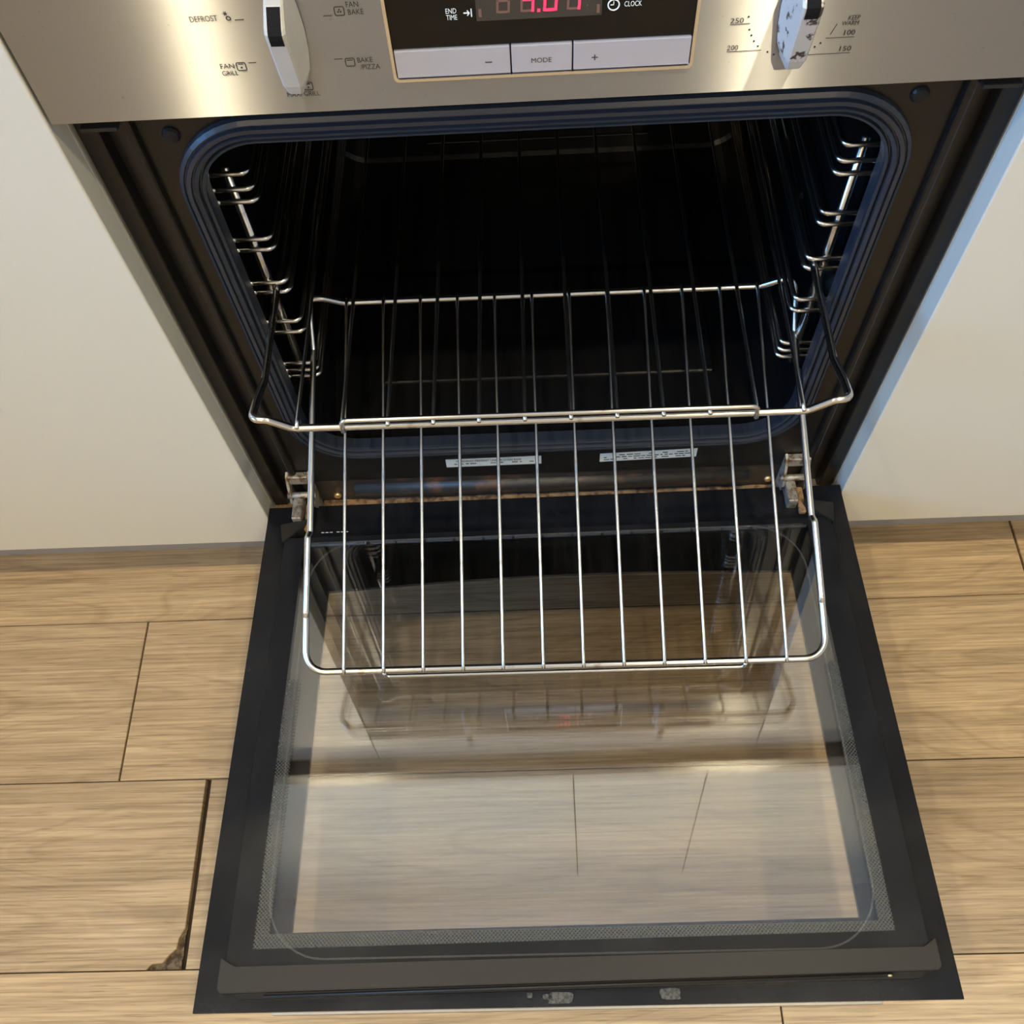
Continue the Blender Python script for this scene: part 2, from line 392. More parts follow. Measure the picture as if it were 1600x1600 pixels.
# broken core showing in the chipped plank corner
bm = bmesh.new(); xa, ya = joints[1] - 0.0031, P0 - 2 * PW + 0.0006
gv = {}
for i in range(12):
    for k in range(12):
        gv[i, k] = bm.verts.new((xa - 0.042 + 0.0425 * i / 11, ya + 0.046 * k / 11, -0.0028 - random.random() * 0.0030))
for i in range(11):
    for k in range(11): bm.faces.new((gv[i, k], gv[i + 1, k], gv[i + 1, k + 1], gv[i, k + 1]))
co = bm_obj('broken_core', bm, M['chip'], floor); tag(co, 'crumbling brown core of the chipped plank corner')

def struct(o, label): return tag(o, label, None, kind='structure')
struct(box('wall_back', RX0, RX1, RY1, RY1 + 0.1, -0.06, H, M['wall']), 'painted wall behind the kitchen bench')
struct(box('wall_front', RX0, RX1, RY0 - 0.1, RY0, -0.06, H, M['wall']), 'painted wall behind the camera')
struct(box('wall_right', RX1, RX1 + 0.1, RY0, RY1, -0.06, H, M['wall']), 'painted wall on the right')
struct(box('ceiling', RX0, RX1, RY0, RY1, H, H + 0.1, M['ceil']), 'white ceiling')
struct(plate_with_hole('wall_left', [(RY0, -0.06), (RY1, -0.06), (RY1, H), (RY0, H)], [(-1.8, 0.83), (-0.3, 0.83), (-0.3, 2.08), (-1.8, 2.08)], RX0 - 0.1, RX0, lambda a, b, d: (d, a, b), M['wall']), 'painted wall with the window')
win = empty('window_1', (RX0, -1.05, 0.83)); struct(win, 'window of the left wall')
wf = plate_with_hole('window_frame', [(-0.75, 0.0), (0.75, 0.0), (0.75, 1.25), (-0.75, 1.25)], [(-0.69, 0.06), (0.69, 0.06), (0.69, 1.19), (-0.69, 1.19)], -0.07, -0.02, lambda a, b, d: (d, a, b), M['cabw'], win)
gp = box('pane', -0.05, -0.045, -0.69, 0.69, 0.06, 1.19, M['pane'], win)

# ================================================================== KITCHEN UNITS
OX = 0.0068                 # oven centre line
GL, GR = -0.2935, 0.3055    # inner edges of the neighbouring cabinets
def base_cabinet(x0, x1, label):
    e = empty('base_cabinet', ((x0 + x1) / 2, 0.3, 0.1194)); tag(e, label, 'cabinet', 'white base cabinets beside the oven')
    w = (x1 - x0) / 2
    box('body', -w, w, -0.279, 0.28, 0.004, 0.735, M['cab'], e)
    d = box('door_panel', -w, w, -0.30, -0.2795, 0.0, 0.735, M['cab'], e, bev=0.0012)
    return e
base_cabinet(GL - 0.90, GL, 'wide white laminate cabinet front to the left of the oven')
base_cabinet(GR, GR + 0.90, 'wide white laminate cabinet front to the right of the oven')
pl = box('plinth_board', GL - 0.90, GR + 0.90, 0.0565, 0.072, 0.0, 0.117, M['plinth']); tag(pl, 'grey plinth board set back under the cabinets', 'plinth')
bt = box('benchtop', GL - 0.95, GR + 0.95, -0.022, 0.615, 0.858, 0.900, M['bench'], bev=0.003); tag(bt, 'dark stone benchtop running above the oven', 'benchtop')
fp = box('filler_panel', GL + 0.001, GR - 0.001, 0.0, 0.018, 0.778, 0.856, M['cab'], bev=0.001); tag(fp, 'narrow white filler panel above the oven controls', 'panel')
seams = [-1.45, -0.87, 0.016, 0.316, 0.95]
wl = ['white wall cabinet at the far left above the bench', 'white wall cabinet above the left part of the oven', 'narrow white wall cabinet above the oven', 'white wall cabinet above the bench on the right']
for (a, b), lb in zip(zip(seams, seams[1:]), wl):
    e = empty('wall_cabinet', ((a + b) / 2, 0.41, 1.475)); tag(e, lb, 'cabinet', 'white wall cabinets above the bench'); w = (b - a) / 2
    box('body', -w + 0.001, w - 0.001, -0.187, 0.205, 0.0, 0.775, M['cabw'], e)
    d = box('door_panel', -w + 0.0015, w - 0.0015, -0.206, -0.188, 0.0, 0.772, M['cabw'], e, bev=0.001)

struct(box('trim_1', seams[0], seams[-1], 0.206, RY1, 2.253, H, M['cabw']), 'white bulkhead above the wall cabinets')
# lamps ---------------------------------------------------------------
def downlight(x, y, power, label):
    e = empty('ceiling_downlight', (x, y, H)); tag(e, label, 'downlight', 'recessed ceiling downlights')
    lathe('rim', [(0.038, -0.001), (0.052, -0.001), (0.052, -0.006), (0.046, -0.009), (0.038, -0.006)], M['lamprim'], e)
    lathe('lens', [(0.036, -0.004), (0.036, -0.006)], M['lampglow'], e)
    l = area('downlight_beam', (x, y, H - 0.013), (0, 0, 0), 0.075, 0, power, LAMP, 'DISK', math.radians(150))
downlight(-0.73, -0.60, 10, 'recessed warm downlight in the ceiling near the bench, left one')
downlight(0.53, -0.60, 12, 'recessed warm downlight in the ceiling near the bench, right one')
downlight(-1.09, -2.35, 21, 'recessed warm downlight far behind the camera, left one')
downlight(0.79, -2.35, 21, 'recessed warm downlight far behind the camera, right one')
for x, lb in ((-0.470, 'round warm puck lamp under the left wall cabinet'), (0.353, 'round warm puck lamp under the right wall cabinet')):
    e = empty('puck_lamp', (x, 0.226, 1.4725)); tag(e, lb, 'lamp', 'puck lamps under the wall cabinets')
    lathe('rim', [(0.016, 0.0), (0.019, 0.0), (0.019, -0.007), (0.016, -0.009)], M['lamprim'], e)
    lathe('lens', [(0.0155, -0.002), (0.0155, -0.008)], M['puckglow'], e)
    area('puck_beam', (x, 0.226, 1.462), (0, 0, 0), 0.030, 0, 2.5, LAMP, 'DISK', math.radians(140))

# ================================================================== OVEN
oven = empty('oven', (OX, 0.0, 0.155)); tag(oven, 'built-in stainless and black electric oven with its door hanging open', 'oven')
def rel(o):      # built in world coordinates, moved under the oven root
    o.parent = oven; o.matrix_parent_inverse = Matrix.Translation((-OX, 0.0, -0.155)); return o
GC = 0.0045                       # gasket centre in x
GHW, GZ0, GZ1 = 0.2365, 0.2625, 0.6415
gzc, ghh = (GZ0 + GZ1) / 2, (GZ1 - GZ0) / 2
# front plate around the cavity mouth
rel(plate_with_hole('front_frame', [(OX - 0.262, 0.207), (OX + 0.262, 0.207), (OX + 0.262, 0.69), (OX - 0.262, 0.69)], rrect(GC, gzc, 0.2315, ghh - 0.004, 0.050), 0.022, 0.030, XZ, M['frame']))
for s in (-1, 1):
    bm = bmesh.new()
    xa = [OX + s * v for v in (0.259, 0.2655)]; add_box(bm, min(xa), max(xa), 0.0165, 0.034, 0.165, 0.69, 0.002)
    rel(bm_obj('frame_ridge', bm, M['frame']))
    xa = [OX + s * v for v in (0.2655, 0.283)]; rel(box('side_channel', min(xa), max(xa), 0.033, 0.037, 0.157, 0.69, M['groove']))
    xa = [OX + s * v for v in (0.283, 0.2972)]; rel(box('side_flange', min(xa), max(xa), 0.0205, 0.036, 0.157, 0.69, M['frame'], bev=0.0015))
for s in (-1, 1):
    xa = [OX + s * v for v in (0.266, 0.290)]; rel(box('bracket_tab', min(xa), max(xa), 0.012, 0.020, 0.6500, 0.6530, M['trim'], bev=0.0008))
# lower front: flat, rounded ridge, flat base with rusty lip
rel(box('lower_frame', OX - 0.259, OX + 0.259, 0.0225, 0.030, 0.157, 0.207, M['rustpatch']))
rel(tube('lower_ridge', [(OX - 0.205, 0.0235, 0.189), (OX + 0.205, 0.0235, 0.189)], 0.0085, M['rustpatch'], seg=20))
bm = bmesh.new(); n = 60
va = []
for i in range(n + 1):
    x = OX - 0.243 + 0.486 * i / n; dz = random.uniform(-0.0006, 0.0006)
    va.append([bm.verts.new((x, yy, zz + dz)) for yy, zz in ((0.0222, 0.1640), (0.0135, 0.1640), (0.0135, 0.1665), (0.0222, 0.1672))])
for a, b in zip(va, va[1:]):
    for k in range(4): bm.faces.new((a[k], a[(k + 1) % 4], b[(k + 1) % 4], b[k]))
rel(bm_obj('rusty_lip', bm, M['rust'])); 
for i, s in enumerate((-1, 1)):
    xa = [OX + s * 0.272, OX + s * 0.2970]; rel(box('rusty_lip', min(xa), max(xa), 0.010, 0.0222, 0.1600, 0.1640, M['rust'], bev=0.0008))
# cavity liner: open box with rounded mouth
CX, CHW, CZ0, CZ1, CY0, CY1 = 0.006, 0.2410, 0.2615, 0.642, 0.030, 0.435
bm = bmesh.new(); loops = []
czc, chh = (CZ0 + CZ1) / 2, (CZ1 - CZ0) / 2
for y, hw, hh, r in ((CY0, 0.2315, ghh - 0.004, 0.050), (CY0 + 0.006, CHW, chh, 0.045), (CY1 - 0.004, CHW, chh, 0.045), (CY1, CHW - 0.004, chh - 0.004, 0.041)):
    loops.append([bm.verts.new((a, y, b)) for a, b in rrect(CX if y > CY0 else GC, czc if y > CY0 else gzc, hw, hh, r)])
for a, b in zip(loops, loops[1:]):
    for i in range(len(a)):
        k = (i + 1) % len(a); bm.faces.new((a[i], b[i], b[k], a[k]))
bm.faces.new(loops[-1])
lin = rel(bm_obj('cavity_liner', bm, M['enamel'])); tag(lin, 'black enamelled oven interior')
rel(box('floor_emboss', CX - 0.17, CX + 0.17, 0.10, 0.375, CZ0 - 0.001, CZ0 + 0.004, M['enamel'], bev=0.0025))
rel(box('rear_emboss', CX - 0.13, CX + 0.13, CY1 - 0.004, CY1 + 0.001, 0.2815, 0.2865, M['enamel'], bev=0.001))
fan = lathe('fan_cover', [(0.110, 0.0), (0.108, 0.007), (0.100, 0.010), (0.03, 0.012), (0.005, 0.012)], M['frame'], seg=40)
fan.rotation_euler = (math.radians(90), 0, 0); fan.location = (CX, CY1 - 0.0005, 0.408); bpy.context.view_layer.update()
mw = fan.matrix_world.copy(); fan.data.transform(mw); fan.matrix_world = Matrix(); rel(fan)
for k in range(10):
    a = 2 * math.pi * k / 10
    rel(box('fan_slot', CX + 0.07 * math.cos(a) - 0.009, CX + 0.07 * math.cos(a) + 0.009, CY1 - 0.0135, CY1 - 0.0105, 0.408 + 0.07 * math.sin(a) - 0.003, 0.408 + 0.07 * math.sin(a) + 0.003, M['groove']))
# door seal: ribbed rubber ring round the cavity mouth
prof = [(-0.0090, 0.0300), (-0.0092, 0.0190), (-0.0088, 0.0165), (-0.0070, 0.0158), (-0.0060, 0.0185), (-0.0052, 0.0185), (-0.0046, 0.0150), (-0.0020, 0.0138), (-0.0012, 0.0160), (-0.0004, 0.0160), (0.0002, 0.0140), (0.0030, 0.0142), (0.0038, 0.0170), (0.0046, 0.0172), (0.0052, 0.0160), (0.0078, 0.0178), (0.0084, 0.0205), (0.0080, 0.0300)]
base = rrect(GC, gzc, GHW, ghh, 0.054, 12)
bm = bmesh.new(); rings = []
nb = len(base)
for i in range(nb):
    p = Vector(base[i]); t = (Vector(base[(i + 1) % nb]) - Vector(base[i - 1])).normalized(); nrm = Vector((t.y, -t.x))
    rings.append([bm.verts.new((p.x + nrm.x * d, y, p.y + nrm.y * d)) for d, y in prof])
for i in range(nb):
    a, b = rings[i], rings[(i + 1) % nb]
    for k in range(len(prof)):
        k2 = (k + 1) % len(prof); bm.faces.new((a[k], a[k2], b[k2], b[k]))
gk = rel(bm_obj('door_seal', bm, M['gasket'])); tag(gk, 'dark blue-grey ribbed rubber door seal')
# dark screw heads at the two upper corners, brass ones low down
def screw(x, y, z, r, m):
    o = lathe('screw', [(r * 0.35, 0.0), (r, 0.0), (r, 0.0012), (r * 0.8, 0.0028), (r * 0.35, 0.0036)], m, seg=16)
    o.data.transform(Matrix.Translation((x, y, z)) @ Matrix.Rotation(math.radians(90), 4, 'X')); rel(o)
    return o
screw(-0.2315, 0.022, 0.6385, 0.0058, M['black']); screw(0.2405, 0.022, 0.6415, 0.0058, M['black'])
screw(-0.2195, 0.0225, 0.1775, 0.0042, M['brass']); screw(0.2340, 0.0225, 0.1800, 0.0042, M['brass'])
# warning stickers below the seal
random.seed(3)
def sticker(x0, x1, z0, z1, dz, title, tx):
    s = prism('sticker', [(x0 - 0.0, z0), (x1, z0 + dz), (x1, z1 + dz), (x0, z1)], 0.0212, 0.0219, XZ, M['sticker']); rel(s)
    if title:
        t = lettering('lettering', title, x0 + tx, x1 - 0.020, z1 - 0.0035 + dz * 0.4, 0.0038, M['black'], None, y=0.0210)
        t.parent = s; t.matrix_parent_inverse = Matrix()
    rows = (0.0082,) if title else (0.0030, 0.0068, 0.0105)
    bm = bmesh.new()
    for rr in rows:
        x = x0 + (0.008 if title else 0.004)
        while x < x1 - 0.010:
            w = random.uniform(0.002, 0.007); z = z1 - rr + dz * (x - x0) / (x1 - x0)
            if random.random() < (0.85 if rr < 0.007 else 0.6): add_box(bm, x, min(x + w, x1 - 0.004), 0.0209, 0.0213, z - 0.0006, z + random.uniform(0.0003, 0.0008))
            x += w + random.uniform(0.0008, 0.002)
    p = bm_obj('fine_print', bm, M['print'], s); p['kind'] = 'stuff'
    return s
sticker(-0.0980, -0.0020, 0.2262, 0.2400, 0.0008, 'WARNING! PREVENT UNDER OVEN BASE', 0.010)
sticker(0.0567, 0.1530, 0.2262, 0.2405, 0.0035, None, 0)

# shelf supports ----------------------------------------------------------
RZS = [0.5765, 0.5625, 0.5510, 0.5135, 0.5025, 0.4655, 0.4545, 0.4180, 0.4040, 0.3605, 0.3505, 0.3415]
for s in (-1, 1):
    cx0 = 0.0060
    up = tube('shelf_support', [(cx0 + s * 0.2265, 0.060, 0.5800), (cx0 + s * 0.2265, 0.060, 0.3300)], 0.0037, M['support']); rel(up)
    tag(up, 'chrome wire ladder on the %s cavity wall' % ('left' if s < 0 else 'right'))
    def sub(o): o.parent = up; o.matrix_parent_inverse = Matrix(); return o
    sub(tube('upright', [(cx0 + s * 0.2290, 0.390, 0.5800), (cx0 + s * 0.2290, 0.390, 0.3300)], 0.0030, M['support']))
    for z in RZS:
        pts = fillet([(cx0 + s * 0.2405, 0.0535, z + 0.002), (cx0 + s * 0.2385, 0.0555, z), (cx0 + s * 0.2105, 0.0555, z), (cx0 + s * 0.2105, 0.3945, z), (cx0 + s * 0.2395, 0.3945, z)], [0, 0.002, 0.006, 0.006, 0], 4)
        sub(tube('rung', pts, 0.0022, M['support'], seg=8))

# control panel ----------------------------------------------------------
PX0, PX1, PZ0, PZ1 = OX - 0.2975, OX + 0.2975, 0.6666, 0.7755
DX0, DX1, DZ0, DZ1 = -0.0797, 0.0920, 0.6845, 0.7660
panel = rel(plate_with_hole('control_panel', [(PX0, PZ0), (PX1, PZ0), (PX1, PZ1), (PX0, PZ1)], rrect((DX0 + DX1) / 2, (DZ0 + DZ1) / 2, (DX1 - DX0) / 2, (DZ1 - DZ0) / 2, 0.002, 3), 0.0, 0.0012, XZ, M['steel']))
tag(panel, 'brushed stainless control panel')
def psub(o): o.parent = panel; o.matrix_parent_inverse = Matrix(); return o
psub(box('return_flange', PX0, PX1, 0.0012, 0.0190, PZ0, PZ0 + 0.0015, M['steel']))
psub(box('backing', PX0 + 0.001, PX1 - 0.001, 0.0045, 0.0190, PZ0 + 0.0016, PZ1, M['black']))
bz = plate_with_hole('display_bezel', rrect((DX0 + DX1) / 2, (DZ0 + DZ1) / 2, (DX1 - DX0) / 2, (DZ1 - DZ0) / 2, 0.003, 4), rrect((DX0 + DX1) / 2, (DZ0 + DZ1) / 2, (DX1 - DX0) / 2 - 0.0018, (DZ1 - DZ0) / 2 - 0.0018, 0.002, 4), -0.0016, 0.0030, XZ, M['bezel']); psub(bz)
psub(box('display_glass', DX0 + 0.0018, DX1 - 0.0018, 0.0004, 0.0030, 0.7045, DZ1 - 0.0018, M['dispglass']))
psub(box('display_window', -0.0293, 0.0390, 0.0001, 0.0010, 0.7188, 0.7480, M['lcd']))
for a, b in ((DX0 + 0.0022, -0.0121), (-0.0113, 0.0230), (0.0238, DX1 - 0.0022)):
    psub(box('button', a, b, -0.0010, 0.0030, 0.6868, 0.7038, M['button'], bev=0.0005))
lettering('mark', '-', -0.0264, -0.0224, 0.6945, 0.0007, M['print'], panel, y=-0.0012)
lettering('mark', 'MODE', -0.0001, 0.0114, 0.6942, 0.0030, M['print'], panel, y=-0.0012)
lettering('mark', '+', 0.0341, 0.0377, 0.6942, 0.0036, M['print'], panel, y=-0.0012)
lettering('display_lettering', 'END', -0.0458, -0.0400, 0.7254, 0.0029, M['white'], panel, y=0.0002)
lettering('display_lettering', 'TIME', -0.0458, -0.0398, 0.7217, 0.0029, M['white'], panel, y=0.0002)
lettering('display_lettering', 'CLOCK', 0.0511, 0.0605, 0.7243, 0.0030, M['white'], panel, y=0.0002)
bm = bmesh.new()
add_box(bm, -0.0362, -0.0330, 0.0001, 0.0004, 0.7235, 0.7241)
for sgn in (-1, 1):
    v = [bm.verts.new(p) for p in ((-0.0326, 0.0001, 0.7238), (-0.0340, 0.0001, 0.7238 + sgn * 0.0018), (-0.0344, 0.0001, 0.7238 + sgn * 0.0012), (-0.0334, 0.0001, 0.7238))]; bm.faces.new(v)
add_box(bm, -0.0322, -0.0316, 0.0001, 0.0004, 0.7215, 0.7261)
psub(bm_obj('arrow_symbol', bm, M['white']))
bm = bmesh.new(); add_tube(bm, [(0.0453 + 0.0030 * math.cos(2 * math.pi * k / 24), 0.0002, 0.7241 + 0.0030 * math.sin(2 * math.pi * k / 24)) for k in range(24)], 0.0004, 6, True)
add_box(bm, 0.0451, 0.0455, 0.0001, 0.0004, 0.7239, 0.7262); add_box(bm, 0.0436, 0.0455, 0.0001, 0.0004, 0.7239, 0.7243)
psub(bm_obj('clock_symbol', bm, M['white']))
def digit(xc, on, z0=0.7228, w=0.0074, h=0.0140, t=0.0013, sl=0.0008):
    z1, zm = z0 + h, z0 + h / 2; x0, x1 = xc - w / 2, xc + w / 2; g = 0.0002
    def sx(z): return sl * (z - z0) / h
    seg = {'a': (x0 + t, x1 - t, z1 - t, z1), 'g': (x0 + t, x1 - t, zm - t / 2, zm + t / 2), 'd': (x0 + t, x1 - t, z0, z0 + t),
           'f': (x0, x0 + t, zm + g, z1 - g), 'b': (x1 - t, x1, zm + g, z1 - g), 'e': (x0, x0 + t, z0 + g, zm - g), 'c': (x1 - t, x1, z0 + g, zm - g)}
    for k, (a, b, c, d) in seg.items():
        lit = k in on
        o = prism('lit_segment' if lit else 'segment', [(a + sx(c), c), (b + sx(c), c), (b + sx(d), d), (a + sx(d), d)], -0.0003 if lit else -0.0001, 0.0002, XZ, M['red'] if lit else M['ghost']); psub(o)
digit(-0.0147, ''); digit(-0.0016, 'fgbc'); digit(0.0109, 'abcdef'); digit(0.0235, 'bc')
psub(box('lit_segment', 0.0040, 0.0055, -0.0003, 0.0002, 0.7226, 0.7242, M['red']))
psub(box('segment', -0.0280, -0.0264, -0.0001, 0.0002, 0.7212, 0.7258, M['ghost'])); psub(box('segment', 0.0362, 0.0378, -0.0001, 0.0002, 0.7202, 0.7250, M['ghost']))
psub(box('segment', 0.0308, 0.0314, -0.0001, 0.0002, 0.7245, 0.7251, M['ghost']))
# printed legends of the two dials
def rect(x0, x1, z0, z1): psub(box('printed_line', x0, x1, -0.0003, 0.0, z0, z1, M['print']))
T = lambda s, a, b, z, h=0.0031: lettering('legend', s, a, b, z, h, M['print'], panel)
T('DEFROST', -0.1851, -0.1699, 0.7287, 0.0034); rect(-0.1608, -0.1558, 0.7268, 0.7271)
T('FAN', -0.0989, -0.0922, 0.7325); T('BAKE', -0.0985, -0.0901, 0.7282); rect(-0.1124, -0.1075, 0.7264, 0.7267)
T('FAN', -0.1774, -0.1695, 0.6998); T('GRILL', -0.1776, -0.1684, 0.6953); rect(-0.1609, -0.1564, 0.7009, 0.7012)
T('BAKE', -0.0989, -0.0902, 0.6994); T('/PIZZA', -0.0980, -0.0866, 0.6949); rect(-0.1118, -0.1070, 0.7004, 0.7007)
T('MAXI GRILL', -0.1440, -0.1247, 0.6794, 0.0030)
def symbol(xc, zc, mark, r=0.0026):
    bm = bmesh.new(); add_tube(bm, [(a, -0.0002, b) for a, b in rrect(xc, zc, r, r * 0.94, 0.0009, 3)], 0.00028, 5, True)
    if mark == 'fan':
        for k in range(3):
            a = math.radians(90 + 120 * k); add_box(bm, xc + 0.0008 * math.cos(a) - 0.0004, xc + 0.0008 * math.cos(a) + 0.0004, -0.0003, 0.0, zc + 0.0008 * math.sin(a) - 0.0004, zc + 0.0008 * math.sin(a) + 0.0004)
    elif mark == 'grill':
        add_box(bm, xc - 0.0014, xc + 0.0014, -0.0003, 0.0, zc + 0.0013, zc + 0.0016); add_box(bm, xc - 0.0005, xc + 0.0005, -0.0003, 0.0, zc - 0.0012, zc - 0.0003)
    else: add_box(bm, xc - 0.0017, xc + 0.0017, -0.0003, 0.0, zc + 0.0011, zc + 0.0014)
    psub(bm_obj('symbol', bm, M['print']))
symbol(-0.1031, 0.7289, 'fan'); symbol(-0.1655, 0.6990, 'grill'); symbol(-0.1032, 0.6982, 'bake'); symbol(-0.1305, 0.6842, 'grill')
bm = bmesh.new(); add_tube(bm, [(-0.1640 + 0.0011 * math.cos(2 * math.pi * k / 14), -0.0002, 0.7281 + 0.0011 * math.sin(2 * math.pi * k / 14)) for k in range(14)], 0.0003, 5, True)
for k in range(3):
    a = math.radians(60 * k); add_tube(bm, [(-0.1651 - 0.0012 * math.cos(a), -0.0002, 0.7309 - 0.0012 * math.sin(a)), (-0.1651 + 0.0012 * math.cos(a), -0.0002, 0.7309 + 0.0012 * math.sin(a))], 0.00022, 5)
psub(bm_obj('symbol', bm, M['print']))
T('200', 0.1106, 0.1167, 0.6953); rect(0.1109, 0.1300, 0.6927, 0.69285); T('250', 0.1099, 0.1172, 0.7116); rect(0.1101, 0.1210, 0.7093, 0.70945)
T('150', 0.1746, 0.1810, 0.6913); rect(0.1558, 0.1810, 0.6883, 0.68845); T('100', 0.1746, 0.1806, 0.7011); rect(0.1650, 0.1808, 0.6981, 0.69825)
T('KEEP', 0.1748, 0.1811, 0.7099, 0.0026); T('WARM', 0.1718, 0.1811, 0.7067, 0.0026)
psub(prism('printed_line', [(0.1669, 0.7002), (0.16715, 0.7001), (0.16945, 0.7064), (0.1692, 0.7065)], -0.0003, 0.0, XZ, M['print']))
for dx, dz in ((0.1196, 0.7134), (0.1213, 0.7057), (0.1230, 0.7022), (0.1250, 0.6986), (0.1278, 0.6953), (0.1339, 0.6914), (0.1378, 0.6896), (0.1573, 0.6913), (0.1601, 0.6931), (0.1628, 0.6953)):
    o = lathe('printed_dot', [(0.0002, 0.0), (0.00055, 0.0), (0.00055, 0.0003), (0.0002, 0.0003)], M['print'], seg=10)
    o.data.transform(Matrix.Translation((dx, 0.0, dz)) @ Matrix.Rotation(math.radians(90), 4, 'X')); psub(o)
# lever knobs: wedge whose ridge stands out near the pointing end
def knob(xc, zc, m, ang, label):
    st = [(-0.0272, 0.0005, 0.0022, 0.0028), (-0.0267, 0.0080, 0.0030, 0.0040), (-0.0252, 0.0122, 0.0042, 0.0056), (-0.018, 0.0158, 0.0054, 0.0085), (-0.006, 0.0195, 0.0056, 0.0100), (0.006, 0.0230, 0.0056, 0.0102),
          (0.0175, 0.0262, 0.0056, 0.0092), (0.0205, 0.0266, 0.0056, 0.0088), (0.0228, 0.0250, 0.0056, 0.0084), (0.0300, 0.0155, 0.0052, 0.0068), (0.0316, 0.0120, 0.0046, 0.0060), (0.0322, 0.0005, 0.0036, 0.0045)]
    bm = bmesh.new(); rings = []
    for l, h, wf, wb in st:
        e = min(0.0012, h * 0.3)
        rings.append([bm.verts.new(p) for p in ((-wb, 0.0, l), (-(wb * 0.35 + wf * 0.65), -h * 0.62, l), (-wf, -(h - e), l), (-(wf - 0.0012), -h, l), (wf - 0.0012, -h, l), (wf, -(h - e), l), (wb * 0.35 + wf * 0.65, -h * 0.62, l), (wb, 0.0, l))])
    for a, b in zip(rings, rings[1:]):
        for k in range(8): bm.faces.new((a[k], a[(k + 1) % 8], b[(k + 1) % 8], b[k]))
    bm.faces.new(rings[0][::-1]); bm.faces.new(rings[-1])
    kn = bm_obj('knob', bm, m); psub(kn); tag(kn, label)
    kn.location = (xc, -0.0006, zc); kn.rotation_euler = (0, ang, 0)
    bm = bmesh.new(); w = 0.0036
    q = [[bm.verts.new((sx * w, -h, l)) for sx in (-1, 1)] for l, h in ((0.0135, 0.0254), (0.0175, 0.0266), (0.0205, 0.0270), (0.0228, 0.0254), (0.0296, 0.0164))]
    q2 = [[bm.verts.new((v.co.x, v.co.y + 0.0012, v.co.z)) for v in r] for r in q]
    for a, b in zip(q, q[1:]): bm.faces.new((a[0], a[1], b[1], b[0]))
    for a, b, c, d in zip(q, q[1:], q2, q2[1:]):
        bm.faces.new((a[0], b[0], d[0], c[0])); bm.faces.new((a[1], c[1], d[1], b[1]))
    bm.faces.new((q[0][0], q2[0][0], q2[0][1], q[0][1])); bm.faces.new((q[-1][0], q[-1][1], q2[-1][1], q2[-1][0]))
    o = bm_obj('pointer_inlay', bm, M['inlay']); o.parent = panel; o.location = kn.location; o.rotation_euler = kn.rotation_euler
    return kn
knob(-0.1345, 0.7140, M['knob'], 0.03, 'silver lever knob of the function dial')
knob(0.1462, 0.7140, M['knobw'], -0.03, 'worn peeling lever knob of the temperature dial')

# ================================================================== OVEN DOOR (hanging open, tilted slightly up)
DH, DT, DR, DL = (OX, 0.00786, 0.18257), 0.06685, 0.0115, 0.4743
A = 0.2975
arch = [(-0.2254 + 0.4572 * k / 16, -(0.0985 - 0.0075 * math.sin(math.pi * k / 16)) - 0.004 * (1 - k / 16)) for k in range(17)]
hole = [(-0.2254, -0.4170), (0.2318, -0.4150)] + arch[::-1]
door = plate_with_hole('door', [(-A, -DL), (A, -DL), (A, 0.0), (-A, 0.0)], hole, -0.0045, 0.0, XY, M['doorblack'])
tag(door, 'black glass oven door lying open toward the camera')
door.parent = oven
door.location = (0.0, DH[1], DH[2] - 0.155); door.rotation_euler = Euler((-DT, -DR, 0.0), 'XYZ')
def dsub(o): o.parent = door; return o
dsub(prism('window_pane', [(p[0], p[1]) for p in hole], -0.0043, -0.0002, XY, M['pane']))
IX0, IX1, IU0, IU1 = -0.2725, 0.2765, 0.046, 0.4440
GX0, GX1, GU0, GU1 = -0.2523, 0.2535, 0.052, 0.4305
dsub(plate_with_hole('inner_frame', [(IX0, -IU1), (IX1, -IU1), (IX1, -IU0), (IX0, -IU0)], [(GX0, -GU1), (GX1, -GU1 + 0.0035), (GX1, -GU0), (GX0, -GU0)], 0.0003, 0.0120, XY, M['doorsatin']))
dsub(prism('inner_glass', [(GX0, -GU1), (GX1, -GU1 + 0.0035), (GX1, -GU0), (GX0, -GU0)], 0.0080, 0.0118, XY, M['dots']))
# faint ring the seal has printed on the inner side
sm = bpy.data.materials.new('seal_mark'); sm.use_nodes = True; nt = sm.node_tree; nt.nodes.clear()
so = nt.nodes.new('ShaderNodeOutputMaterial'); st_ = nt.nodes.new('ShaderNodeBsdfTransparent'); sd_ = nt.nodes.new('ShaderNodeBsdfDiffuse'); sx_ = nt.nodes.new('ShaderNodeMixShader')
sd_.inputs['Color'].default_value = (0.5, 0.5, 0.46, 1); sx_.inputs[0].default_value = 0.045
lk(sm, st_.outputs[0], sx_.inputs[1]); lk(sm, sd_.outputs[0], sx_.inputs[2]); lk(sm, sx_.outputs[0], so.inputs['Surface'])
rr0 = rrect(0.0, -0.2460, 0.2440, 0.1935, 0.050, 10); rr1 = rrect(0.0, -0.2460, 0.2425, 0.1920, 0.0485, 10)
dsub(plate_with_hole('seal_mark', rr0, rr1, 0.0122, 0.0124, XY, sm))
